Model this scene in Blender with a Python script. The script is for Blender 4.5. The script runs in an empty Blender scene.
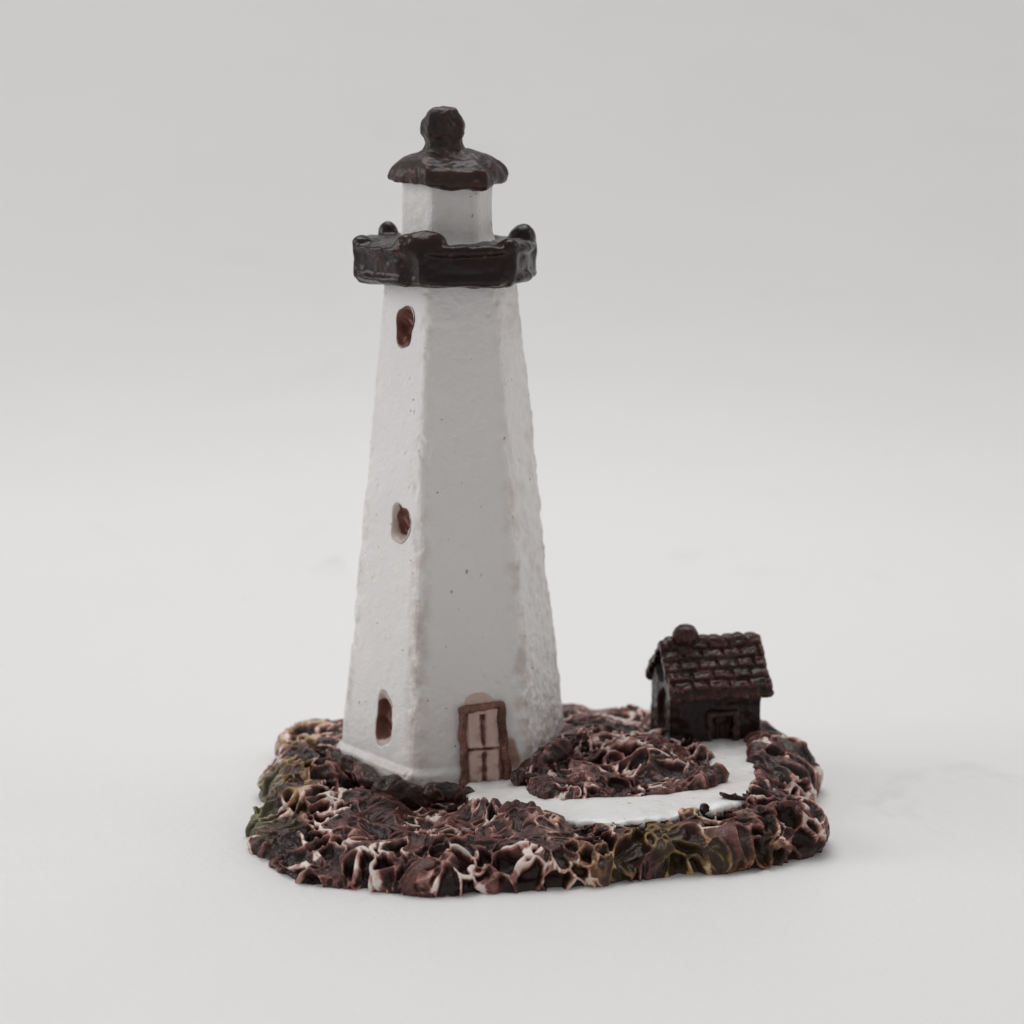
import bpy, bmesh, math, random
import numpy as np
from mathutils import Vector, Matrix, Euler

random.seed(7)
S = 0.006                       # one modelling unit is 6 mm: the figurine is about 4 cm tall
scene = bpy.context.scene
COL = scene.collection

# ------------------------------------------------------------------ camera
CX, CY, CZ = 0.58, -19.55, 6.98
PITCH = math.radians(12.2)
FPX = 2050.0
cam_d = bpy.data.cameras.new('camera')
cam = bpy.data.objects.new('camera', cam_d); COL.objects.link(cam)
cam.location = (CX*S, CY*S, CZ*S)
cam.rotation_euler = (math.pi/2 - PITCH, 0, 0)
cam_d.sensor_width = 36; cam_d.lens = FPX/1024*36
cam_d.clip_start = 0.005; cam_d.clip_end = 20
cam_d.dof.use_dof = True
cam_d.dof.focus_distance = 18.7*S
cam_d.dof.aperture_fstop = 48
scene.camera = cam

def ray(px, py):
    a, b = (px-512)/FPX, (512-py)/FPX
    c, s = math.cos(PITCH), math.sin(PITCH)
    return np.array([a, c + b*s, -s + b*c])
def U(px, py, z):               # point of the figurine at height z seen in the photograph at px, py
    d = ray(px, py); t = (z-CZ)/d[2]
    return (CX + d[0]*t, CY + d[1]*t)

# ------------------------------------------------------------------ noise
def _h(ix, iy, iz, seed):
    n = (ix.astype(np.int64)*73856093) ^ (iy.astype(np.int64)*19349663) ^ (iz.astype(np.int64)*83492791) ^ (seed*2654435)
    n = n & 0xffffffff
    n = ((n ^ (n >> 15))*0x2c1b3c6d) & 0xffffffff
    n = ((n ^ (n >> 12))*0x297a2d39) & 0xffffffff
    n = n ^ (n >> 15)
    return n.astype(np.float64)/4294967295.0
def vnoise(P, f=1.0, seed=0):   # value noise, -1..1
    Q = P*f; I = np.floor(Q); F = Q-I; F = F*F*F*(F*(F*6-15)+10)
    r = 0
    for dx in (0, 1):
        for dy in (0, 1):
            for dz in (0, 1):
                w = (F[:, 0] if dx else 1-F[:, 0])*(F[:, 1] if dy else 1-F[:, 1])*(F[:, 2] if dz else 1-F[:, 2])
                r = r + w*_h(I[:, 0]+dx, I[:, 1]+dy, I[:, 2]+dz, seed)
    return r*2-1
def fbm(P, f, seed=0, o=4):
    r = 0; a = 1; t = 0
    for k in range(o):
        r = r + a*vnoise(P, f, seed+k*17); t += a; a *= .5; f *= 2.03
    return r/t*1.6
def voro(P, f, seed=0):
    Q = P*f; I = np.floor(Q)
    f1 = np.full(len(P), 9.0); f2 = np.full(len(P), 9.0); cid = np.zeros(len(P))
    for dx in (-1, 0, 1):
        for dy in (-1, 0, 1):
            for dz in (-1, 0, 1):
                a, b, c = I[:, 0]+dx, I[:, 1]+dy, I[:, 2]+dz
                d = np.sqrt((a+_h(a, b, c, seed)-Q[:, 0])**2 + (b+_h(a, b, c, seed+1)-Q[:, 1])**2 + (c+_h(a, b, c, seed+2)-Q[:, 2])**2)
                m = d < f1
                f2 = np.where(m, f1, np.minimum(f2, d))
                cid = np.where(m, _h(a, b, c, seed+3), cid)
                f1 = np.where(m, d, f1)
    return f1, f2, cid
def warp(P, f, amt, seed):
    return P + amt*np.stack([fbm(P, f, seed, 3), fbm(P, f, seed+50, 3), fbm(P, f, seed+90, 3)], 1)
def ss(a, b, x):
    t = np.clip((x-a)/(b-a), 0, 1); return t*t*(3-2*t)

# ------------------------------------------------------------------ objects
root = bpy.data.objects.new('lighthouse_figurine', None); COL.objects.link(root)
root['label'] = 'small painted resin lighthouse with a dark cottage on a rocky base'
root['category'] = 'figurine'
root.empty_display_size = 0.005

def finish(me, name, mat, parent=root, smooth=True, attrs=None):
    if attrs:
        for k, v in attrs.items():
            a = me.attributes.new(k, 'FLOAT', 'POINT'); a.data.foreach_set('value', np.asarray(v, dtype=np.float32))
    n = len(me.vertices); co = np.empty(n*3, dtype=np.float32); me.vertices.foreach_get('co', co)
    me.vertices.foreach_set('co', co*S)
    me.materials.clear(); me.materials.append(mat)
    if smooth: me.polygons.foreach_set('use_smooth', np.ones(len(me.polygons), dtype=bool))
    me.update()
    o = bpy.data.objects.new(name, me); COL.objects.link(o)
    if parent: o.parent = parent
    return o
def raw_mesh(V, Fc):
    me = bpy.data.meshes.new('m'); me.from_pydata(np.asarray(V).tolist(), [], np.asarray(Fc).tolist() if isinstance(Fc, np.ndarray) else Fc)
    me.update(); return me
def grid_faces(nu, nv, wrap):
    i = np.arange(nu if wrap else nu-1)[:, None]; j = np.arange(nv-1)[None, :]
    i2 = (i+1) % nu
    return np.stack([i*nv+j, i2*nv+j, i2*nv+j+1, i*nv+j+1], -1).reshape(-1, 4)
def grid_normals(P, wrap):      # P (nu,nv,3)
    if wrap: du = np.roll(P, -1, 0)-np.roll(P, 1, 0)
    else: du = np.gradient(P, axis=0)
    dv = np.gradient(P, axis=1)
    n = np.cross(du, dv); l = np.linalg.norm(n, axis=-1, keepdims=True)
    return n/np.maximum(l, 1e-9)
def coords(me):
    n = len(me.vertices); co = np.empty(n*3, dtype=np.float32); me.vertices.foreach_get('co', co); return co.reshape(-1, 3).astype(np.float64)
def normals(me):
    n = len(me.vertices); co = np.empty(n*3, dtype=np.float32); me.vertex_normals.foreach_get('vector', co); return co.reshape(-1, 3).astype(np.float64)
def melt(bm, voxel=.02, it=6, amp=.012, f=6, seed=0, fine=.004, fac=.5):
    """union the shapes of a bmesh into one soft cast-resin surface"""
    bmesh.ops.recalc_face_normals(bm, faces=bm.faces)
    me = bpy.data.meshes.new('t'); bm.to_mesh(me); bm.free()
    o = bpy.data.objects.new('t', me); COL.objects.link(o)
    r = o.modifiers.new('r', 'REMESH'); r.mode = 'VOXEL'; r.voxel_size = voxel
    s = o.modifiers.new('s', 'SMOOTH'); s.factor = fac; s.iterations = it
    dg = bpy.context.evaluated_depsgraph_get(); dg.update()
    m2 = bpy.data.meshes.new_from_object(o.evaluated_get(dg))
    bpy.data.objects.remove(o); bpy.data.meshes.remove(me)
    P = coords(m2); N = normals(m2)
    P = P + N*(amp*fbm(P, f, seed, 3) + fine*fbm(P, f*4, seed+5, 2))[:, None]
    m2.vertices.foreach_set('co', P.astype(np.float32).ravel()); m2.update()
    return m2
def add_box(bm, c, h, M=None, taper=1.0):
    vs = []
    for z in (-1, 1):
        for x, y in ((-1, -1), (1, -1), (1, 1), (-1, 1)):
            t = taper if z > 0 else 1
            p = Vector((c[0]+h[0]*x*t, c[1]+h[1]*y*t, c[2]+h[2]*z))
            vs.append(bm.verts.new(M @ p if M else p))
    for f in ((3, 2, 1, 0), (4, 5, 6, 7), (0, 1, 5, 4), (1, 2, 6, 5), (2, 3, 7, 6), (3, 0, 4, 7)):
        bm.faces.new([vs[k] for k in f])
def add_ball(bm, c, r, rot=None, M=None):
    m = Matrix.Translation(c) @ (Euler(rot).to_matrix().to_4x4() if rot else Matrix.Identity(4)) @ Matrix.Diagonal((r[0], r[1], r[2], 1))
    bmesh.ops.create_uvsphere(bm, u_segments=24, v_segments=14, radius=1, matrix=(M @ m) if M else m)
def add_ring(bm, prof, n, a0=0.0, jit=None):  # closed lathe with n sides, prof = (r,z) from bottom axis to top axis
    rings = []
    for k, (r, z) in enumerate(prof):
        rings.append([bm.verts.new((r*math.sin(a0+2*math.pi*i/n), -r*math.cos(a0+2*math.pi*i/n), z + (jit(k, i) if jit else 0))) for i in range(n)])
    for A, B in zip(rings, rings[1:]):
        for i in range(n):
            bm.faces.new((A[i], A[(i+1) % n], B[(i+1) % n], B[i]))
    bm.faces.new(rings[0][::-1]); bm.faces.new(rings[-1])

# ------------------------------------------------------------------ materials
def new_mat(name):
    m = bpy.data.materials.new(name); m.use_nodes = True
    nt = m.node_tree; b = nt.nodes['Principled BSDF']
    return m, nt, b
def N(nt, t, **kw):
    n = nt.nodes.new(t)
    for k, v in kw.items(): setattr(n, k, v)
    return n
def ocoord(nt):                 # object coordinates in modelling units
    tc = N(nt, 'ShaderNodeTexCoord'); v = N(nt, 'ShaderNodeVectorMath', operation='SCALE'); v.inputs['Scale'].default_value = 1/S
    nt.links.new(tc.outputs['Object'], v.inputs[0]); return v.outputs[0]
def noise(nt, co, sc, det=4, rough=.55, dist=0):
    n = N(nt, 'ShaderNodeTexNoise'); n.inputs['Scale'].default_value = sc; n.inputs['Detail'].default_value = det
    n.inputs['Roughness'].default_value = rough; n.inputs['Distortion'].default_value = dist
    nt.links.new(co, n.inputs['Vector']); return n.outputs['Fac']
def ramp(nt, fac, pts):
    r = N(nt, 'ShaderNodeValToRGB'); e = r.color_ramp.elements
    while len(e) < len(pts): e.new(.5)
    for k, (p, c) in enumerate(pts):
        e[k].position = p; e[k].color = (c, c, c, 1) if isinstance(c, (int, float)) else (*c, 1)
    nt.links.new(fac, r.inputs['Fac']); return r.outputs['Color']
def mix(nt, fac, a, b):
    m = N(nt, 'ShaderNodeMix', data_type='RGBA')
    if isinstance(fac, (int, float)): m.inputs['Factor'].default_value = fac
    else: nt.links.new(fac, m.inputs['Factor'])
    for k, v in (('A', a), ('B', b)):
        s = [i for i in m.inputs if i.name == k and i.type == 'RGBA'][0]
        if isinstance(v, tuple): s.default_value = (*v, 1)
        else: nt.links.new(v, s)
    return [o for o in m.outputs if o.type == 'RGBA'][0]
def math_n(nt, op, a, b=None, clamp=False):
    m = N(nt, 'ShaderNodeMath', operation=op); m.use_clamp = clamp
    for k, v in enumerate((a, b)):
        if v is None: continue
        if isinstance(v, (int, float)): m.inputs[k].default_value = v
        else: nt.links.new(v, m.inputs[k])
    return m.outputs[0]
def attr(nt, name):
    a = N(nt, 'ShaderNodeAttribute', attribute_name=name); return a.outputs['Fac']
def bump(nt, b, h, dist, strength=1.0):
    n = N(nt, 'ShaderNodeBump'); n.inputs['Distance'].default_value = dist*S; n.inputs['Strength'].default_value = strength
    nt.links.new(h, n.inputs['Height']); nt.links.new(n.outputs[0], b.inputs['Normal'])

def mat_white(name='white_enamel', rough=.42, use_wear=True, tint=(.80, .782, .77)):
    m, nt, b = new_mat(name); co = ocoord(nt)
    c = mix(nt, ramp(nt, noise(nt, co, 1.1, 5), [(.35, 0.0), (.7, 1.0)]), tint, tuple(x*.965 for x in tint))
    sp = ramp(nt, noise(nt, co, 7.5, 2, .5), [(.73, 0.0), (.78, .75)])
    c = mix(nt, sp, c, (.42, .35, .31))
    sp = ramp(nt, noise(nt, co, 16, 1, .4), [(.76, 0.0), (.80, .8)])
    c = mix(nt, sp, c, (.26, .2, .18))
    if use_wear:
        w = math_n(nt, 'MULTIPLY', attr(nt, 'wear'), ramp(nt, noise(nt, co, 6, 4), [(.42, 0.0), (.62, 1.0)]))
        c = mix(nt, w, c, (.44, .33, .26))
        c = mix(nt, attr(nt, 'stain'), c, (.40, .24, .19))
    nt.links.new(c, b.inputs['Base Color'])
    b.inputs['Roughness'].default_value = rough
    h = math_n(nt, 'ADD', noise(nt, co, 9, 4, .6), math_n(nt, 'MULTIPLY', noise(nt, co, 34, 2), .35))
    bump(nt, b, h, .035, .35)
    return m
def mat_dark(name='dark_brown_enamel', rub=(.10, .032, .024), base=(.017, .0095, .0085), lo=.53, hi=.62, rough=.27):
    m, nt, b = new_mat(name); co = ocoord(nt)
    g = N(nt, 'ShaderNodeNewGeometry')
    p = ramp(nt, g.outputs['Pointiness'], [(lo, 0.0), (hi, 1.0)])
    k = math_n(nt, 'MULTIPLY', p, ramp(nt, noise(nt, co, 5, 4), [(.38, .1), (.62, 1.0)]))
    k2 = ramp(nt, noise(nt, co, 3.2, 5, .6), [(.50, 0.0), (.74, .5)])
    c = mix(nt, k2, base, tuple(x*.55 for x in rub))
    c = mix(nt, k, c, rub)
    nt.links.new(c, b.inputs['Base Color'])
    b.inputs['Roughness'].default_value = rough
    b.inputs['Specular IOR Level'].default_value = .27
    bump(nt, b, noise(nt, co, 9, 3, .5), .035, .45)
    return m
def mat_rock():
    m, nt, b = new_mat('drybrushed_rock'); co = ocoord(nt)
    r = attr(nt, 'ridge'); pat = attr(nt, 'patch')
    fine = noise(nt, co, 11, 5, .65); mid = noise(nt, co, 4.2, 4, .6)
    rr = math_n(nt, 'ADD', r, math_n(nt, 'MULTIPLY', math_n(nt, 'SUBTRACT', fine, .5), .55))
    base = mix(nt, ramp(nt, mid, [(.36, 0.0), (.64, 1.0)]), (.014, .006, .0055), (.044, .017, .0145))
    c = mix(nt, ramp(nt, rr, [(.22, 0.0), (.50, 1.0)]), base, (.165, .056, .047))
    k = math_n(nt, 'MULTIPLY', ramp(nt, rr, [(.46, 0.0), (.72, 1.0)]), pat)
    c = mix(nt, k, c, (.60, .32, .27))
    k = math_n(nt, 'MULTIPLY', ramp(nt, math_n(nt, 'ADD', rr, math_n(nt, 'MULTIPLY', math_n(nt, 'SUBTRACT', mid, .5), .8)), [(.72, 0.0), (.86, 1.0)]), pat)
    c = mix(nt, k, c, (.82, .74, .68))
    og = mix(nt, ramp(nt, rr, [(.3, 0.0), (.6, 1.0)]), (.06, .038, .015), (.42, .27, .075))
    c = mix(nt, math_n(nt, 'MULTIPLY', attr(nt, 'ochre'), ramp(nt, fine, [(.38, .35), (.6, 1.0)])), c, og)
    gg = mix(nt, ramp(nt, rr, [(.4, 0.0), (.9, 1.0)]), (.085, .078, .04), (.24, .215, .115))
    c = mix(nt, attr(nt, 'olive'), c, gg)
    nt.links.new(c, b.inputs['Base Color'])
    b.inputs['Roughness'].default_value = .19
    b.inputs['Specular IOR Level'].default_value = .34
    bump(nt, b, math_n(nt, 'ADD', fine, math_n(nt, 'MULTIPLY', noise(nt, co, 30, 3), .4)), .04, .45)
    return m
def mat_two(name, ca, cb, scale, a='hole', rough=.4, amt=1.1, w=(.34, .66)):
    m, nt, b = new_mat(name); co = ocoord(nt)
    n = math_n(nt, 'MULTIPLY', math_n(nt, 'SUBTRACT', noise(nt, co, scale, 4), .5), amt)
    f = ramp(nt, math_n(nt, 'ADD', attr(nt, a), n), [(w[0], 0.0), (w[1], 1.0)])
    nt.links.new(mix(nt, f, ca, cb), b.inputs['Base Color'])
    b.inputs['Roughness'].default_value = rough
    bump(nt, b, noise(nt, co, 18, 3), .03, .4)
    return m
WHITE = mat_white()
PATHW = mat_white('path_white', .25, False, (.82, .815, .80))
DARK = mat_dark()
TILE = mat_dark('dark_roof_enamel', (.19, .064, .048), (.027, .0138, .0122), .502, .57, .27)
LROOF = mat_dark('lantern_roof_enamel', (.10, .032, .024), (.024, .018, .017), .49, .57, .36)
ROCK = mat_rock()
BOULD = mat_dark('dark_rock_enamel', (.26, .15, .13), (.016, .009, .009), .50, .60, .3)
WIN = mat_two('window_paint', (.50, .41, .36), (.12, .028, .015), 5)
LEAF = mat_two('door_paint', (.58, .41, .355), (.13, .048, .032), 9, rough=.4, amt=2.0, w=(.16, .80))
FRAME = mat_dark('door_frame_paint', (.33, .155, .11), (.062, .025, .017), .47, .57, .4)
PEDI = mat_two('pediment_paint', (.33, .16, .12), (.55, .40, .34), 6)

# ------------------------------------------------------------------ setting: seamless white surface
def backdrop():
    prof = [(-60+3.0*k, 0) for k in range(28)]          # flat up to y = 21, then a very wide sweep
    R = 170
    prof += [(21+R*math.sin(a), R-R*math.cos(a)) for a in np.linspace(.01, math.pi/2, 70)]
    xs = np.linspace(-150, 150, 60)
    V = np.array([[x, y, z] for x in xs for y, z in prof])
    me = raw_mesh(V, grid_faces(len(xs), len(prof), False))
    m, nt, b = new_mat('white_sheet'); co = ocoord(nt)
    f = ramp(nt, noise(nt, co, .16, 5, .6, .6), [(.40, 0.0), (.62, 1.0)])
    c = mix(nt, f, (.80, .80, .795), (.787, .79, .787))
    v = ramp(nt, noise(nt, co, .34, 6, .65, 1.2), [(.62, 0.0), (.74, 1.0)])
    c = mix(nt, math_n(nt, 'MULTIPLY', v, .5), c, (.65, .645, .63))
    nt.links.new(c, b.inputs['Base Color']); b.inputs['Roughness'].default_value = .5
    b.inputs['Specular IOR Level'].default_value = .3
    bump(nt, b, noise(nt, co, 12, 4, .7), .03, .35)
    o = finish(me, 'backdrop', m, None); o['kind'] = 'structure'
backdrop()

# ------------------------------------------------------------------ rocky base
TW_A = math.radians(11.6)        # tower: normal of the front face turned to the right
def tdir(a): return np.array([math.sin(a), -math.cos(a), 0.0])
def sheph(P, ctrl, p=2.6, soft=.12):
    num = 0; den = 0
    for x, y, z in ctrl:
        w = 1/((P[:, 0]-x)**2+(P[:, 1]-y)**2+soft**2)**p
        num = num+w*z; den = den+w
    return num/den
def cp(px, py, z): return (*U(px, py, z), z)

outline_px = [(255, 838, .08), (262, 858, .04), (290, 880, 0), (340, 889, 0), (400, 895, 0), (470, 894, 0), (560, 889, 0), (650, 880, 0),
              (740, 868, 0), (800, 856, 0), (819, 845, 0), (822, 815, .28), (822, 797, .38), (800, 784, .40), (818, 766, .40), (806, 746, .42), (786, 727, .42)]
outline = [U(*p) for p in outline_px] + [(2.75, .95), (2.3, 1.35), (1.6, 1.5), (.8, 1.55), (0, 1.5), (-.8, 1.35), (-1.5, 1.0)]
outline += [U(262, 752, .40), U(257, 768, .38), U(270, 786, .33), U(246, 797, .28), U(247, 816, .18)]
def catmull(pts, n=12):
    pts = np.array(pts); out = []
    for i in range(len(pts)):
        p0, p1, p2, p3 = pts[i-1], pts[i], pts[(i+1) % len(pts)], pts[(i+2) % len(pts)]
        for t in np.arange(n)/n:
            out.append(.5*((2*p1)+(-p0+p2)*t+(2*p0-5*p1+4*p2-p3)*t*t+(-p0+3*p1-3*p2+p3)*t**3))
    return np.array(out)
OUT = catmull(outline)
CEN = np.array([.75, -.75])
NU, NV = 1700, 360
ang = np.unwrap(np.arctan2(OUT[:, 1]-CEN[1], OUT[:, 0]-CEN[0]))
rad = np.hypot(OUT[:, 1]-CEN[1], OUT[:, 0]-CEN[0])
o_ = np.argsort(ang); ang, rad = ang[o_], rad[o_]
th = ang[0] + np.arange(NU)/NU*2*math.pi
_c = np.stack([np.cos(th), np.sin(th), 0*th], 1)
Rth = (1+.022*vnoise(_c, 6.0, 201)+.012*vnoise(_c, 14.0, 203))*np.interp(th, np.concatenate([ang, [ang[0]+2*math.pi]]), np.concatenate([rad, [rad[0]]]))

PATH_PX = [(468, 789, .345), (480, 800, .35), (508, 810, .36), (545, 817, .36), (600, 820, .38), (650, 818, .38), (700, 810, .39), (738, 801, .41), (757, 783, .44), (755, 760, .46),
           (752, 738, .47), (730, 728, .47), (700, 738, .47), (704, 753, .46), (719, 767, .45), (719, 779, .44), (700, 788, .42), (650, 795, .41), (600, 797, .41), (556, 796, .41), (535, 790, .42), (518, 781, .36), (500, 766, .345), (474, 772, .345)]
PATH = catmull([U(*p) for p in PATH_PX], 6)
zctrl = [cp(*p) for p in PATH_PX]
def sdf(P2, poly):
    d = np.full(len(P2), 1e9); ins = np.zeros(len(P2), bool)
    for i in range(len(poly)):
        a, b = poly[i-1], poly[i]; e = b-a
        w = P2-a; t = np.clip((w@e)/(e@e+1e-12), 0, 1)
        d = np.minimum(d, np.hypot(*(w-t[:, None]*e).T))
        c = (a[1] > P2[:, 1]) != (b[1] > P2[:, 1])
        with np.errstate(divide='ignore', invalid='ignore'):
            xi = a[0]+(P2[:, 1]-a[1])/(b[1]-a[1])*e[0]
        ins ^= c & (P2[:, 0] < xi)
    return np.where(ins, d, -d)      # + inside
def zpath(P): return sheph(P, zctrl, 2.0, .25)

ctrl = [cp(*p) for p in [(300, 795, .36), (270, 800, .34), (350, 800, .30), (400, 815, .27), (450, 825, .28), (300, 840, .26), (350, 860, .22), (420, 870, .22), (480, 850, .30), (500, 830, .36),
        (550, 833, .42), (600, 836, .43), (660, 833, .44), (700, 826, .46), (735, 815, .46), (600, 865, .25), (700, 855, .3), (790, 820, .46), (785, 790, .52), (790, 765, .54), (775, 745, .52), (800, 838, .3),
        (600, 735, .57), (640, 728, .56), (570, 735, .57), (600, 765, .53), (650, 765, .50), (690, 770, .45), (560, 775, .50), (545, 750, .56), (600, 785, .45), (660, 785, .45),
        (300, 738, .52), (285, 755, .50), (330, 745, .46), (320, 770, .40), (340, 735, .52)]]
ctrl += [(0, 1.4, .35), (-.9, 1.1, .38), (1.6, 1.2, .42), (2.4, .8, .46), (.9, 1.3, .45), (1.9, .3, .47), (0, 0, .3), (-.86, -.71, .16), (-1.05, -.45, .22), (-.62, -.98, .15), (-.95, -.95, .20), (-.3, -1.28, .16), (0, -1.2, .18), (-.8, -1.35, .24), (-.3, -1.6, .24), (.3, -.9, .36), (.8, -.2, .45)]

phi = np.linspace(0, math.pi/2, 4000)
nq = 4.0
q = np.cos(phi)**(2/nq); w = np.sin(phi)**(2/nq)
arc = np.concatenate([[0], np.cumsum(np.hypot(np.diff(q)*2.4, np.diff(w)*.6))])
sv = np.linspace(0, 1, NV)**1.12*arc[-1]
qs = np.interp(sv, arc, q); ws = np.interp(sv, arc, w); qs[-1] = 0.002
X = CEN[0] + np.cos(th)[:, None]*Rth[:, None]*qs[None, :]
Y = CEN[1] + np.sin(th)[:, None]*Rth[:, None]*qs[None, :]
P2 = np.stack([X.ravel(), Y.ravel()], 1)
H = sheph(P2, ctrl)
sd = sdf(P2, PATH)
zp = zpath(P2)
inm = ss(-.02, .07, sd)                                  # 1 on the path
near = ss(-.30, -.0, sd)*(1-inm)*ss(-.02, .35, P2[:, 0])
H = H*(1-near) + np.maximum(H, zp+.05)*near
H = H*(1-inm) + (zp-.17)*inm
Z = H*np.tile(ws, NU)
B = np.stack([P2[:, 0], P2[:, 1], Z], 1)
Nn = grid_normals(B.reshape(NU, NV, 3), True).reshape(-1, 3)
if Nn[NV//2::NV, 2].mean() < 0: Nn = -Nn
def rock_field(P):
    A = P.copy(); A[:, 2] *= .8
    W = warp(A, 1.9, .17, 3); W = warp(W, 5.0, .024, 31)
    # swirl the pits into slanting tongues
    W = W @ np.array([[1, .25, .15], [-.35, .85, .2], [.25, -.2, .9]])
    f1, f2, c1 = voro(W, 5.0, 11)
    g = f2-f1
    cut = ss(-.5, .1, fbm(P, 2.6, 101, 2))
    dep = np.where(c1 < .22, .012, .06+.11*(c1-.22))*(.35+.65*cut)  # every cell is a hollow of its own depth
    w1 = ss(.05, .34, g)
    h1, h2, c2 = voro(W+3.3, 9.0, 23)
    g2 = h2-h1; w2 = ss(.05, .32, g2)
    dep2 = .034*(c2 > .35)*(1-.7*w1)
    j1, j2, c3 = voro(warp(P, 4, .05, 91), 7.2, 37)
    knob = ss(.34, .08, j1)*(c3 > .62)                   # small round dabs standing on the surface
    hgt = .03 - dep*w1 - dep2*w2 + .026*knob
    hgt += .12*fbm(P, 1.6, 41, 2) + .04*fbm(P, 3.2, 45, 2) + .008*fbm(P, 6, 61, 2)
    brk = ss(-.2, .3, fbm(P, 4.6, 131, 2))              # the brush skipped here and there
    rim = np.exp(-((g-.04)/.088)**2)*(c1 >= .22)*(.35+.65*cut)*(.22+.78*brk)
    rim2 = np.exp(-((g2-.05)/.08)**2)*(c2 > .35)*(1-.75*w1)*(.3+.7*brk)
    col = .33 + .60*rim + .34*rim2 + .46*knob*(.3+.7*brk) - .32*w1*(dep > .03) - .16*w2*(c2 > .35) + .12*fbm(P, 4, 81, 3)
    return hgt, np.clip(col, 0, 1.2)
hgt, ridge = rock_field(B)
trad = np.hypot(B[:, 0], B[:, 1])
amp = (1-.92*inm)*(1-.75*ss(1.3, 1.05, trad))
low = ss(.0, .12, Z)
hd = hgt*amp
Pn = B + Nn*(hd*(.6+.4*low))[:, None]
Pn[:, 2] = np.maximum(Pn[:, 2], 0.0)
Pn.reshape(NU, NV, 3)[:, 0, 2] = 0
# paint masks: dry brushed patches, ochre at the front right, olive at the left tip
pat = .4+.6*ss(-.6, .0, fbm(B, 1.6, 141, 3))
pxx = B[:, 0]
ochre = np.exp(-((B[:, 0]-2.0)/.75)**2)*ss(-1.75, -2.2, B[:, 1])*ss(-.35, .3, fbm(B, 2.2, 151, 3)+.15)
ochre = np.maximum(ochre, .75*ss(2.3, 3.0, B[:, 0])*ss(-1.3, -1.9, B[:, 1])*ss(.35, .1, Z)*ss(-.3, .3, fbm(B, 2.5, 161, 3)))
olive = ss(-1.55, -1.76, B[:, 0])*ss(-.3, -.7, B[:, 1])*ss(-2.0, -1.7, B[:, 1])
ochre = np.maximum(ochre, .8*ss(-1.25, -1.45, B[:, 0])*ss(-.35, .25, fbm(B, 2.7, 171, 3))*(1-olive))
top = Pn.reshape(NU, NV, 3)
F = grid_faces(NU, NV, True)
me = raw_mesh(Pn, F)
bm = bmesh.new(); bm.from_mesh(me); bm.verts.ensure_lookup_table()
bm.faces.new([bm.verts[i*NV] for i in range(NU)][::-1])
bm.faces.new([bm.verts[i*NV+NV-1] for i in range(NU)])
bmesh.ops.recalc_face_normals(bm, faces=bm.faces)
bm.to_mesh(me); bm.free()
rock = finish(me, 'rocky_base', ROCK, root, True, dict(ridge=ridge, patch=pat, ochre=ochre, olive=olive))

def boulder(px, py, z, r, rot=(0, 0, 0), seed=0, lite=.8, f=3.0, amp=.05):
    x, y = U(px, py, z)
    bm = bmesh.new()
    add_ball(bm, (x, y, z), r, rot)
    me = melt(bm, .014, 3, amp, f, seed, .012)
    P = coords(me); h, c = rock_field(P)
    P = P + normals(me)*(.25*(h-.02))[:, None]
    me.vertices.foreach_set('co', P.astype(np.float32).ravel()); me.update()
    n = len(P)
    return finish(me, 'boulder', ROCK, rock, True, dict(ridge=np.clip(c*lite+.04, 0, 1), patch=np.full(n, .9), ochre=np.zeros(n), olive=np.zeros(n)))
R_ = math.radians
boulder(551, 757, .55, (.36, .13, .14), (0, R_(-22), R_(38)), 1, .75)
boulder(573, 742, .59, (.20, .12, .10), (0, R_(-25), R_(30)), 2, .9)
boulder(522, 779, .42, (.13, .11, .10), (0, 0, 0), 3, .3, 3.0, .03)
boulder(545, 786, .42, (.09, .08, .07), (0, 0, 0), 4, .5)
def bould_xy(x, y, z, *a):
    d = (z-CZ); px = 512+FPX*(x-CX)/((y-CY)*math.cos(PITCH)-d*math.sin(PITCH))
    v = ((y-CY)*math.sin(PITCH)+d*math.cos(PITCH))/((y-CY)*math.cos(PITCH)-d*math.sin(PITCH))
    boulder(px, 512-FPX*v, z, *a)
bould_xy(-.88, -.72, .30, (.56, .10, .13), (0, R_(3), R_(-49)), 5, .42, 2.4, .05)
bould_xy(-.44, -1.20, .30, (.32, .11, .15), (0, R_(3), R_(-14)), 6, .4, 2.4, .05)
bould_xy(-.0, -1.27, .31, (.27, .12, .13), (0, R_(8), R_(2)), 7, .4, 2.4, .05)
boulder(735, 797, .44, (.16, .045, .045), (0, R_(10), R_(-12)), 8, .3, 3, .015)
boulder(706, 808, .42, (.07, .06, .07), (0, 0, 0), 9, .3, 4, .02)

# path: white strip of paint from the tower door round to the cottage door
gx = np.arange(-.6, 3.4, .035); gy = np.arange(-2.7, .9, .035)
G = np.array([[x, y] for x in gx for y in gy]); gs = sdf(G, PATH).reshape(len(gx), len(gy))
idx = -np.ones(gs.shape, int); V = []; Fc = []
zz = zpath(G).reshape(gs.shape)
ok = np.zeros((len(gx)-1, len(gy)-1), bool)
ok = np.minimum(np.minimum(gs[:-1, :-1], gs[1:, :-1]), np.minimum(gs[:-1, 1:], gs[1:, 1:])) > -.06
G3 = np.concatenate([G, np.zeros((len(G), 1))], 1)
nz = (.014*fbm(G3, 2.2, 7, 3)+.006*fbm(G3, 8, 9, 2)).reshape(gs.shape)
def vid(i, j):
    if idx[i, j] < 0:
        idx[i, j] = len(V); V.append((gx[i], gy[j], zz[i, j]+nz[i, j]-.025*float(ss(.03, -.06, gs[i, j]))))
    return int(idx[i, j])
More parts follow.
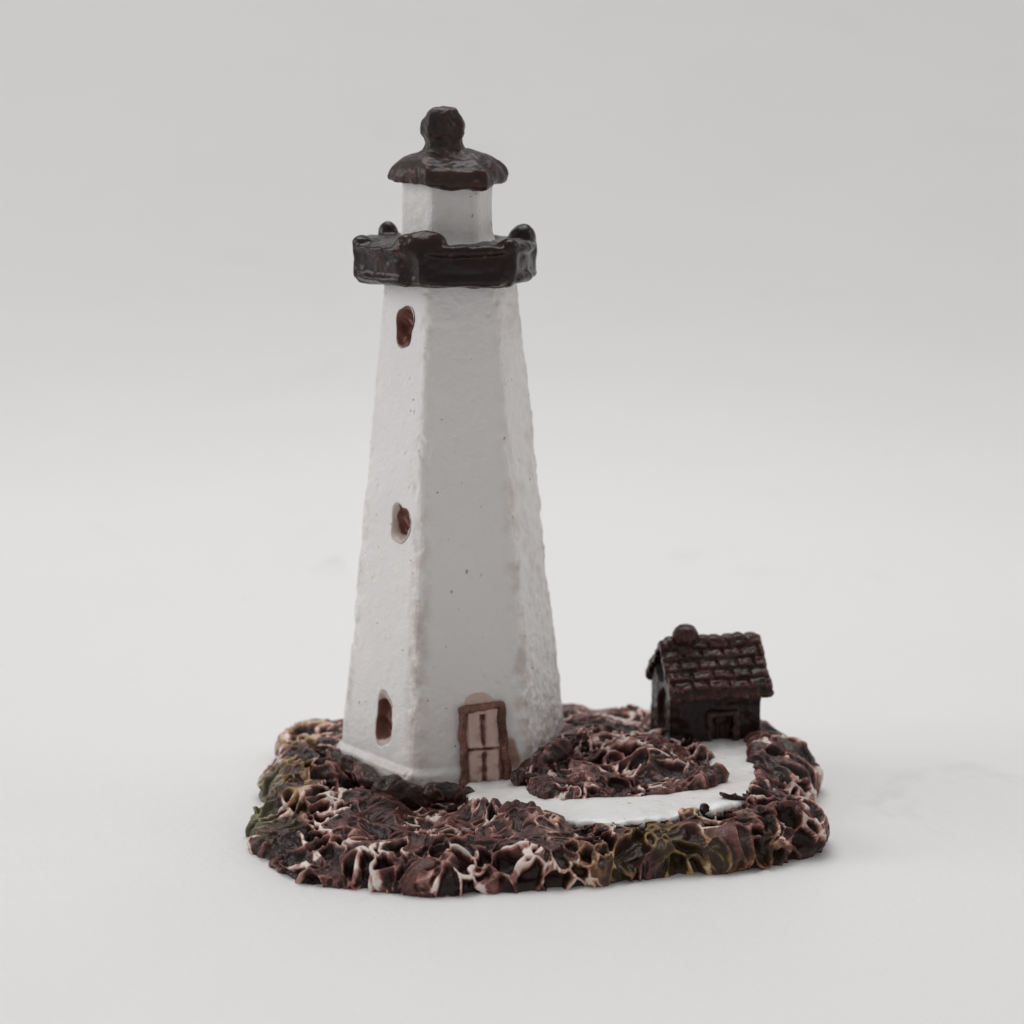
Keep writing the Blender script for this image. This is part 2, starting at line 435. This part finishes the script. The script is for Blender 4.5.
for i in range(len(gx)-1):
    for j in range(len(gy)-1):
        if ok[i, j]: Fc.append((vid(i, j), vid(i+1, j), vid(i+1, j+1), vid(i, j+1)))
bm = bmesh.new(); bv = [bm.verts.new(v) for v in V]
for f in Fc: bm.faces.new([bv[k] for k in f])
r = bmesh.ops.extrude_face_region(bm, geom=bm.faces[:])
for v in r['geom']:
    if isinstance(v, bmesh.types.BMVert): v.co.z -= .07
bmesh.ops.recalc_face_normals(bm, faces=bm.faces)
bmesh.ops.smooth_vert(bm, verts=bm.verts, factor=.5, use_axis_x=True, use_axis_y=True, use_axis_z=False)
me = bpy.data.meshes.new('p'); bm.to_mesh(me); bm.free()
finish(me, 'path', PATHW, rock)

# ------------------------------------------------------------------ tower
Z0, Z1 = .22, 5.08
RB, RT = 1.15, .65            # at z = .42 and z = 5.0
def Rz(z): return RB + (RT-RB)*(z-.42)/(5.0-.42)
FN = [TW_A + k*math.pi/3 for k in range(6)]
C30 = math.cos(math.pi/6)
class Face:                     # local frame of one tapered tower face
    def __init__(s, k):
        a = FN[k]; d = tdir(a); s.t = np.array([math.cos(a), math.sin(a), 0.0])
        p0 = d*Rz(.42)*C30 + np.array([0, 0, .42]); p1 = d*Rz(5.0)*C30 + np.array([0, 0, 5.0])
        s.o = p0; s.u = (p1-p0)/np.linalg.norm(p1-p0); s.n = np.cross(s.t, s.u)
        if s.n @ d < 0: s.n = -s.n
    def hit(s, px, py):
        d = ray(px, py); c = np.array([CX, CY, CZ])
        q = c + d*(((s.o-c)@s.n)/(d@s.n)) - s.o
        return q@s.t, q@s.u
    def mat(s, tu=(0, 0)):
        p = s.o + s.t*tu[0] + s.u*tu[1]
        return Matrix(((s.t[0], s.n[0], s.u[0], p[0]), (s.t[1], s.n[1], s.u[1], p[1]), (s.t[2], s.n[2], s.u[2], p[2]), (0, 0, 0, 1)))
FRONT, LEFT, RIGHT = Face(0), Face(5), Face(1)

windows = []                    # (center t,u), half sizes, tilt, size of the dark hole
for (cx, cy, hw, hh, tilt, hole) in [(404.5, 326, 8, 20, -.05, 1.15), (400.5, 524, 8.5, 20, .10, .86), (384.5, 720, 8.5, 25, .05, .92)]:
    t0, u0 = LEFT.hit(cx, cy); ta, _ = LEFT.hit(cx+hw, cy); _, ub = LEFT.hit(cx, cy-hh)
    windows.append((t0, u0, abs(ta-t0), abs(ub-u0), tilt, hole))
def rrect(a, b):                # superellipse radius in a window's own units
    return (np.abs(a)**3.2 + np.abs(b)**3.2)**(1/3.2)

NA, NZ = 560, 520
al = np.arange(NA)/NA*2*math.pi
zs = Z0 + (Z1-Z0)*np.linspace(0, 1, NZ)
rel = (al-TW_A + math.pi/6) % (math.pi/3) - math.pi/6
hexr = C30/np.cos(rel)
rr_ = .955
hexr = np.minimum(hexr, 1e9)
pw = 16
# rounded hexagon: soft minimum of hexagon and a circle
hexr = (hexr**-pw/2*1.0 + (.985)**-pw/2)**(-1/pw) if False else np.where(hexr > .978, .978+(hexr-.978)*.35, hexr)
AA, ZZ = np.meshgrid(al, zs, indexing='ij')
RR = hexr[:, None]*Rz(ZZ)
foot = ss(.50, .42, ZZ)
RR = RR + foot*(1-.85*np.exp(-(((AA+math.pi) % (2*math.pi)-math.pi-math.radians(18))/.42)**4))*(.052+.015*np.sin(3*AA+1)+.012*np.sin(7*AA))
P = np.stack([RR*np.sin(AA), -RR*np.cos(AA), ZZ], -1).reshape(-1, 3)
Nt = np.stack([np.sin(AA), -np.cos(AA), np.zeros_like(AA)], -1).reshape(-1, 3)
relg = np.repeat(rel, NZ)
kface = np.repeat((np.round((al-TW_A)/(math.pi/3))).astype(int) % 6, NZ)
edge = ss(.36, .50, np.abs(relg))
# flat faces: tiny dents; right-hand face is rougher
rough = np.where(kface == 1, 1.9, np.where(kface == 0, .8, .45))
d = .012*fbm(P, 1.3, 3, 3) + rough*(.0055*fbm(P, 6, 13, 3) + .0028*fbm(P, 17, 15, 2)) - .016*edge*ss(.1, .6, fbm(P, 4.5, 19, 3))
pk = voro(P, 5.5, 77)[0]
d -= .007*ss(.18, .06, pk)*(vnoise(P, 1.3, 8) > -.1)
P = P + Nt*d[:, None]
wins_done = []
Q = P-LEFT.o; lt, lu, ln = Q@LEFT.t, Q@LEFT.u, Q@LEFT.n
for (t0, u0, a, b, tl, hole) in windows:
    m = (np.abs(ln) < .15)
    xw, yw = ((lt-t0)-tl*(lu-u0))/a, (lu-u0)/b; tw = np.arctan2(yw, xw); wi = len(wins_done); wins_done.append(1)
    rr2 = rrect(xw, yw)/(1+.11*np.sin(2*tw+wi*2.1)+.08*np.sin(3*tw+wi)+.045*np.sin(5*tw+2*wi))
    P -= LEFT.n[None, :]*(.12*ss(1.02, .84, rr2)*m)[:, None]
# recess behind the door leaf
D0 = FRONT.hit(484, 782); DT = FRONT.hit(482, 706)
dw = abs(FRONT.hit(503, 745)[0]-FRONT.hit(463, 745)[0])/2
dh = DT[1]-D0[1]; dc = FRONT.hit(482.5, 745)[0]
# worn paint: edges, a brown smear right of the door, under the pediment
zc = P[:, 2]
wear = edge*.45*ss(3.8, 1.4, zc) + .10*edge + .22*(kface == 1)*ss(-.1, .5, fbm(P, 3, 29, 3))
Qf = P-FRONT.o; ft, fu = Qf@FRONT.t, Qf@FRONT.u
sm = FRONT.hit(512, 752)
stain = ss(1.0, .55, np.hypot((ft-sm[0]+.25*(fu-sm[1]))/.065, (fu-sm[1])/.20)+.25*fbm(P, 8, 37, 2))*(np.abs(Qf@FRONT.n) < .2)
wear += .6*ss(.62, .42, zc)*ss(-.2, .4, fbm(P, 2.4, 47, 2))*.5
me = raw_mesh(P, grid_faces(NA, NZ, True))
bm = bmesh.new(); bm.from_mesh(me); bm.verts.ensure_lookup_table()
bm.faces.new([bm.verts[i*NZ] for i in range(NA)]); bm.faces.new([bm.verts[i*NZ+NZ-1] for i in range(NA)])
bmesh.ops.recalc_face_normals(bm, faces=bm.faces); bm.to_mesh(me); bm.free()
tower = finish(me, 'tower', WHITE, root, True, dict(wear=wear, stain=stain))

for i, (t0, u0, a, b, tl, hole) in enumerate(windows):
    nr, na = 26, 56
    V = []; hv = []
    for k in range(na):
        th_ = 2*math.pi*k/na; c, s = math.cos(th_), math.sin(th_)
        sc = 1/(abs(c)**3.2+abs(s)**3.2)**(1/3.2)
        for j in range(nr):
            r = j/(nr-1)
            wob = 1+.11*math.sin(2*th_+i*2.1)+.08*math.sin(3*th_+i)+.045*math.sin(5*th_+2*i)
            x, y = c*sc*r*a*wob, s*sc*r*b*wob
            dep = .006 - .085*float(ss(1.0, .35, r))
            dep += .018*math.sin(7*y/b+3*x/a+i)*float(ss(1, .6, r))
            p = LEFT.o + LEFT.t*(t0+x*1.02+tl*y) + LEFT.u*(u0+y*1.02) + LEFT.n*(dep-.004)
            V.append(p)
            # the dark hole sits off centre in its paler recess
            hx, hy = x/a-(.06 if i == 1 else -.28 if i == 2 else 0), y/b-(.25 if i == 1 else 0)
            hv.append(float(ss(hole*1.12, hole*.72, (abs(hx)**2.6+abs(hy)**2.6)**(1/2.6))))
    me = raw_mesh(np.array(V), grid_faces(na, nr, True)); 
    me.flip_normals()
    finish(me, 'window', WIN, tower, True, dict(hole=hv))

# door: leaf with four panels, jambs and lintel, small pediment
MD = FRONT.mat((dc, D0[1]))
nt_, nu_ = 60, 100
V = []; hv = []
lw = dw*.93
for i in range(nt_):
    for j in range(nu_):
        a = -1+2*i/(nt_-1); b = j/(nu_-1)
        ac = a-.03*math.sin(5*b)
        gv = math.exp(-(ac/.13)**2)*(1-math.exp(-((b-.46)/.05)**2))*(0 if b > .93 else 1)
        gh = math.exp(-((b-.47)/.018)**2)*(1 if abs(a) < .85 else 0)
        br = math.exp(-((b-.51)/.03)**2)*(1 if abs(a) < .9 else 0)
        ed = float(ss(.72, .95, abs(a)))
        dep = .065 - .042*gv - .03*gh + .02*br - .03*ed + .006*math.sin(9*a+5*b)
        V.append(np.array((MD @ Vector((a*lw, dep, b*dh*.97))).to_tuple()))
        hv.append(min(1, .85*gv + .8*gh + .55*ed + .15*(1-b)))
me = raw_mesh(np.array(V), grid_faces(nt_, nu_, False)[:, ::-1])
bm = bmesh.new(); bm.from_mesh(me)
if sum((f.normal for f in bm.faces), Vector()).dot(Vector(FRONT.n)) < 0: bmesh.ops.reverse_faces(bm, faces=bm.faces[:])
bm.to_mesh(me); bm.free()
door = finish(me, 'door', LEAF, tower, True, dict(hole=hv))
def bar(bm, M, p, q, r):        # soft rod with square ends in a local frame (t, n, u)
    p, q = Vector(p), Vector(q); n = 22
    for k in range(n+1):
        c = p.lerp(q, k/n)
        c += Vector((.007*math.sin(k*.8+p.x*40), .004*math.sin(k*1.1+1), 0))
        add_ball(bm, c, (r[0], r[1], max((q-p).length/n*.8, .035) if abs((q-p).z) > abs((q-p).x) else r[2]), None, M)
bm = bmesh.new()
bar(bm, MD, (-dw*.98, .03, .0), (-dw*1.0, .03, dh*.93), (.038, .055, .05))
bar(bm, MD, (dw*1.20, .03, -.06), (dw*.90, .03, dh*1.0), (.043, .06, .05))
bar(bm, MD, (-dw*.95, .03, dh*.97), (dw*.9, .03, dh*1.02), (.05, .055, .035))
finish(melt(bm, .011, 3, .012, 5, 3, .004), 'door_frame', FRAME, tower)
bm = bmesh.new()
for k in range(9):
    x = -.12+.024*k; h = .085*math.sqrt(max(0, 1-((x+.02)/.115)**2))
    add_ball(bm, (x-.0, .0, dh*1.04), (.04, .035, .02+h), None, MD)
me = melt(bm, .011, 3, .01, 6, 4, .004)
finish(me, 'pediment', PEDI, tower, True, dict(hole=.35+.5*(coords(me)[:, 2]-coords(me)[:, 2].min())/.15))

# ------------------------------------------------------------------ gallery
HA = TW_A + math.pi/6
GZ = 5.015
bm = bmesh.new()
prof = [(.60, GZ-.02), (.82, GZ+.0), (.872, GZ+.05), (.885, GZ+.11), (.875, GZ+.26), (.875, GZ+.34), (.82, GZ+.385), (.70, GZ+.39), (.60, GZ+.38), (.4, GZ+.39)]
add_ring(bm, prof, 6, HA)
bmesh.ops.subdivide_edges(bm, edges=bm.edges[:], cuts=2, use_grid_fill=True)
lump = {5: (.26, .16, .165), 4: (.09, .09, .07), 3: (.10, .09, .15), 2: (.12, .10, .10), 1: (.17, .14, .16), 0: (.10, .10, .06)}
for k in range(6):              # vertex k stands at angle HA + k*60
    a = HA + k*math.pi/3; d = tdir(a)
    r = lump[k]; off = .72 if k in (5, 1) else .78
    if k == 5: a2 = a-.05; d = tdir(a2); off = .70
    add_ball(bm, (d[0]*off, d[1]*off, GZ+.37), r, (0, 0, a))
# cushions of the railing on each side
for k in range(6):
    a = TW_A + k*math.pi/3; d = tdir(a)
    add_ball(bm, (d[0]*.72, d[1]*.72, GZ+.20), (.36, .065, .15), (0, 0, a))
    add_ball(bm, (d[0]*.755, d[1]*.755, GZ+.335), (.40, .075, .05), (0, 0, a))
    add_ball(bm, (d[0]*.75, d[1]*.75, GZ+.06), (.40, .07, .05), (0, 0, a))
gallery = finish(melt(bm, .017, 8, .03, 2.3, 5, .006), 'gallery', DARK, root)
gallery.location.x = -.045*S; gallery.scale = (1.035, 1.0, 1.0); gallery.rotation_euler.z = math.radians(4)

# ------------------------------------------------------------------ lantern room, roof and finial
nA, nZ = 300, 120
al2 = np.arange(nA)/nA*2*math.pi
rel2 = (al2-TW_A+math.pi/6) % (math.pi/3)-math.pi/6
hx = C30/np.cos(rel2); hx = np.where(hx > .95, .95+(hx-.95)*.4, hx)
zl = np.linspace(GZ+.25, 6.06, nZ)
A2, Z2 = np.meshgrid(al2, zl, indexing='ij')
R2 = hx[:, None]*(.445-.012*(Z2-5.3)) + .05*np.exp(-(Z2-5.37)/.05)*(Z2 > 5.37)
P = np.stack([R2*np.sin(A2), -R2*np.cos(A2), Z2], -1).reshape(-1, 3)
Nt = np.stack([np.sin(A2), -np.cos(A2), 0*A2], -1).reshape(-1, 3)
P += Nt*(.008*fbm(P, 2.5, 3, 3)+.004*fbm(P, 11, 5, 2))[:, None]
me = raw_mesh(P, grid_faces(nA, nZ, True))
bm = bmesh.new(); bm.from_mesh(me); bm.verts.ensure_lookup_table()
bm.faces.new([bm.verts[i*nZ] for i in range(nA)]); bm.faces.new([bm.verts[i*nZ+nZ-1] for i in range(nA)])
bmesh.ops.recalc_face_normals(bm, faces=bm.faces); bm.to_mesh(me); bm.free()
lant = finish(me, 'lantern_room', WHITE, root, True, dict(wear=np.full(len(P), .12), stain=np.zeros(len(P))))
lant.location.x = -.025*S

bm = bmesh.new()
dr = {0: .0, 1: .02, 2: 0, 3: .0, 4: .0, 5: .0}
prof = [(.40, 5.95), (.53, 5.92), (.58, 5.935), (.592, 5.985), (.565, 6.06), (.50, 6.125), (.40, 6.175), (.27, 6.22), (.17, 6.26)]
add_ring(bm, prof, 6, HA, lambda k, i: (-.045 if (i == 0 and k < 4) else .02 if (i in (1, 4) and k < 4) else 0))
for a, o, r in ((HA-.05, .47, (.16, .11, .07)), (HA-1.0, .48, (.14, .09, .05)), (HA+1.1, .50, (.10, .09, .05)), (HA+3, .5, (.14, .09, .06))):
    d = tdir(a); add_ball(bm, (d[0]*o, d[1]*o, 5.96 if a != HA-.05 else 5.93), r, (0, 0, a))
lroof = finish(melt(bm, .014, 6, .03, 3.4, 8, .005), 'lantern_roof', LROOF, root)
lroof.location.x = -.03*S
bm = bmesh.new()
add_ring(bm, [(.27, 6.18), (.20, 6.25), (.182, 6.29), (.185, 6.33), (.215, 6.385), (.222, 6.46), (.19, 6.535), (.135, 6.60), (.10, 6.615)], 7, .2)
fin = finish(melt(bm, .013, 5, .022, 4.2, 12, .006), 'finial', LROOF, lroof)
fin.location.x = -.04*S

# ------------------------------------------------------------------ cottage
HX, HY = U(716, 742, .45)
HROT = R_(13)
fl = Vector((HX, HY, .40))      # middle of the front wall's foot
MH = Matrix.Translation(fl) @ Matrix.Rotation(HROT, 4, 'Z')
hw, hd_, hh = .47, .68, .56     # half width, depth, wall height
bm = bmesh.new()
# pentagonal prism body
pts = [(0, -.1), (hd_, -.1), (hd_, hh+.02), (hd_/2, hh+.42), (0, hh+.02)]
L = [bm.verts.new(MH @ Vector((-hw, y, z))) for y, z in pts]; Rr = [bm.verts.new(MH @ Vector((hw, y, z))) for y, z in pts]
bm.faces.new(L); bm.faces.new(Rr[::-1])
for i in range(5): bm.faces.new((L[i], Rr[i], Rr[(i+1) % 5], L[(i+1) % 5]))
bmesh.ops.recalc_face_normals(bm, faces=bm.faces)
body = bpy.data.meshes.new('b'); bm.to_mesh(body); bm.free()
bo = bpy.data.objects.new('b', body); COL.objects.link(bo)
def cutter(shape):
    bm = bmesh.new(); shape(bm); bmesh.ops.recalc_face_normals(bm, faces=bm.faces)
    me = bpy.data.meshes.new('c'); bm.to_mesh(me); bm.free()
    o = bpy.data.objects.new('c', me); COL.objects.link(o)
    m = bo.modifiers.new('c', 'BOOLEAN'); m.object = o; m.operation = 'DIFFERENCE'; m.solver = 'EXACT'
    return o
DX = .06                        # door centre along the front wall
cs = [cutter(lambda b: add_box(b, (DX, .0, .14), (.125, .11, .21), MH)),
      cutter(lambda b: add_ball(b, (-hw, .30, .30), (.10, .13, .24), None, MH)),
      cutter(lambda b: add_ball(b, (-hw, .42, .72), (.08, .12, .13), None, MH))]
dg = bpy.context.evaluated_depsgraph_get(); dg.update()
bb = bpy.data.meshes.new_from_object(bo.evaluated_get(dg))
bm = bmesh.new(); bm.from_mesh(bb)
for o in cs+[bo]: bpy.data.objects.remove(o)
# thick foot at the left corner and at the wall base
add_ball(bm, (-hw*.9, .06, .02), (.15, .14, .12), None, MH)
cottage = finish(melt(bm, .013, 4, .016, 4, 21, .005), 'cottage', DARK, root)
# door with a raised frame and an arched head
bm = bmesh.new()
add_box(bm, (DX, .07, .13), (.12, .025, .22), MH)
add_ball(bm, (DX, .05, .26), (.085, .03, .05), None, MH)
add_box(bm, (DX-.035, .045, .10), (.012, .02, .14), MH)
cdoor = finish(melt(bm, .009, 3, .006, 8, 31, .003), 'door', DARK, cottage)
bm = bmesh.new()
for sx in (-1, 1):
    bar(bm, MH, (DX+sx*.145, -.012, -.02), (DX+sx*.14, -.012, .33), (.032, .035, .03))
bar(bm, MH, (DX-.13, -.012, .345), (DX+.13, -.012, .345), (.035, .035, .028))
finish(melt(bm, .009, 3, .008, 6, 33, .003), 'door_frame', mat_dark('cottage_frame_enamel', (.10, .045, .04), (.035, .019, .018), .48, .6, .36), cottage)
# window in the gable wall
bm = bmesh.new()
add_ball(bm, (-hw+.05, .30, .30), (.02, .10, .19), None, MH)
finish(melt(bm, .009, 2, .004, 8, 35, .002), 'window', DARK, cottage)

# roof: two slopes of thick soft tiles
ov = .09
def roof_mesh():
    nx, nyy = 260, 150
    rz, ez = hh+.46, hh+.03
    V = []; 
    run = hd_/2+ov; x0 = -hw-ov*.35; x1 = hw+ov*.9
    rows = 5
    out = []
    for side in (0, 1):
        for i in range(nx):
            for j in range(nyy):
                u = i/(nx-1); v = j/(nyy-1)          # v from eave to ridge
                out.append((side, u, v))
    A = np.array(out); sd_, u, v = A.T
    row = np.minimum(np.floor(v*rows), rows-1)
    fr = v*rows-row
    PT = np.stack([u*3, v*3, sd_*5], 1)
    ncol = 5.4
    PR = np.stack([u*3, row*7.3, sd_*5], 1)
    uu = u*ncol + .5*(row % 2) + .18*vnoise(PR, 1.6, 3) + .13*row
    fc = uu-np.floor(uu)
    gap = np.minimum(fc, 1-fc)
    til = ss(.0, .12, gap)*ss(.02, .24, fr)*ss(1.0, .86, fr)
    til *= .75+.5*_h(np.floor(uu), row, sd_*3, 4)
    lift = .035*(1-fr)                               # each course laps over the one below
    h = .042*til + .6*lift*ss(.0, .12, fr) + .010*fbm(PT, 4, 9, 3)
    edge = ss(0, .04, np.minimum(u, 1-u))
    h = h*(.4+.6*edge)
    sag = -.02*np.sin(np.pi*u)*v + .014*vnoise(PT, 1.4, 17)
    x = x0+(x1-x0)*u + .012*vnoise(PT, 2.2, 19)*(1-edge)
    base_y = np.where(sd_ < .5, -ov + run*v, hd_+ov-run*v)
    base_z = ez + (rz-ez)*v + sag
    slope = math.atan2(rz-ez, run)
    ny_ = np.where(sd_ < .5, -math.sin(slope), math.sin(slope)); nz_ = math.cos(slope)
    blend = ss(.92, 1.0, v)
    y = base_y + h*ny_*(1-blend); z = base_z + h*nz_
    W = np.stack([x, y, z], 1)
    W = W @ np.array(MH.to_3x3()).T + np.array(MH.translation)
    return W, nx, nyy, x0, x1, ez, rz, run
W, nx, nyy, x0, x1, ez, rz, run = roof_mesh()
bm = bmesh.new(); vs = [bm.verts.new(p) for p in W]
inner = []
nrm = MH.to_3x3() @ Vector((0, 0, 1))
for side in (0, 1):
    o = side*nx*nyy
    low_ = [bm.verts.new(Vector(W[k+o]) - Vector((0, 0, .09)) ) for k in range(nx*nyy)]
    for i in range(nx-1):
        for j in range(nyy-1):
            a, b, c, d = o+i*nyy+j, o+(i+1)*nyy+j, o+(i+1)*nyy+j+1, o+i*nyy+j+1
            bm.faces.new((vs[a], vs[b], vs[c], vs[d]))
            bm.faces.new([low_[k-o] for k in (d, c, b, a)])
    loop = [i*nyy for i in range(nx)] + [(nx-1)*nyy+j for j in range(1, nyy)] + [i*nyy+nyy-1 for i in range(nx-2, -1, -1)] + [j for j in range(nyy-2, 0, -1)]
    for p, q_ in zip(loop, loop[1:]+loop[:1]):
        bm.faces.new((vs[o+p], vs[o+q_], low_[q_], low_[p]))
for sgn, yy in ((1, -ov-.0), (-1, hd_+ov)):
    for k in range(9):
        x = x0+(x1-x0)*(k+.5)/9+random.uniform(-.02, .02)
        add_ball(bm, (x, yy+.02*sgn, ez-.035+random.uniform(-.012, .012)), ((x1-x0)/random.uniform(13, 19), .05, .055+random.uniform(-.015, .015)), None, MH)
for k in range(8):
    x = x0+.05+(x1-x0-.1)*(k+.5)/8
    add_ball(bm, (x+random.uniform(-.02, .02), hd_/2, rz+.0), ((x1-x0)/random.uniform(12, 16), .08, random.uniform(.03, .05)), None, MH)
roof = finish(melt(bm, .0105, 2, .005, 6, 41, .003), 'roof', TILE, cottage)
bm = bmesh.new()
cxp = -hw+.20
add_ring(bm, [(.10, rz-.25), (.105, rz-.02), (.11, rz+.02), (.13, rz+.06), (.13, rz+.10), (.105, rz+.155), (.05, rz+.185)], 16)
bmesh.ops.transform(bm, matrix=MH @ Matrix.Translation((cxp+.02, hd_/2-.05, -.015)), verts=bm.verts[:])
finish(melt(bm, .011, 3, .012, 6, 51, .004), 'chimney', TILE, cottage)

# ------------------------------------------------------------------ light: soft lamps in a pale room
w_ = bpy.data.worlds.new('World'); scene.world = w_; w_.use_nodes = True
bg = w_.node_tree.nodes['Background']; bg.inputs[0].default_value = (1, .98, .975, 1); bg.inputs[1].default_value = .345
def lamp(name, loc, target, size, power, col=(1, 1, 1)):
    l = bpy.data.lights.new(name, 'AREA'); l.shape = 'RECTANGLE'; l.size = size[0]*S; l.size_y = size[1]*S
    l.energy = power*S*S; l.color = col
    o = bpy.data.objects.new(name, l); COL.objects.link(o)
    o.location = Vector(loc)*S
    o.rotation_euler = (Vector(target)-Vector(loc)).to_track_quat('-Z', 'Y').to_euler()
lamp('ceiling_lamp', (0, 50, 150), (0, 5, 0), (150, 110), 75000, (1, .985, .98))
lamp('pool_fill', (-1, 9, 26), (0, 3, 0), (18, 14), 1800, (1, .985, .98))  # added near overhead fill, no known source: brightens the sheet's middle against its edges
lamp('window_lamp', (-130, 5, 60), (0, 0, 2), (80, 80), 70000, (.99, .99, 1))
lamp('side_lamp', (140, 25, 60), (0, 0, 2), (70, 70), 20000, (1, .98, .97))

vs_ = scene.view_settings
scene.display_settings.display_device = 'sRGB'
vs_.view_transform = 'Standard'; vs_.look = 'None'; vs_.exposure = 0; vs_.gamma = 1; vs_.use_curve_mapping = False
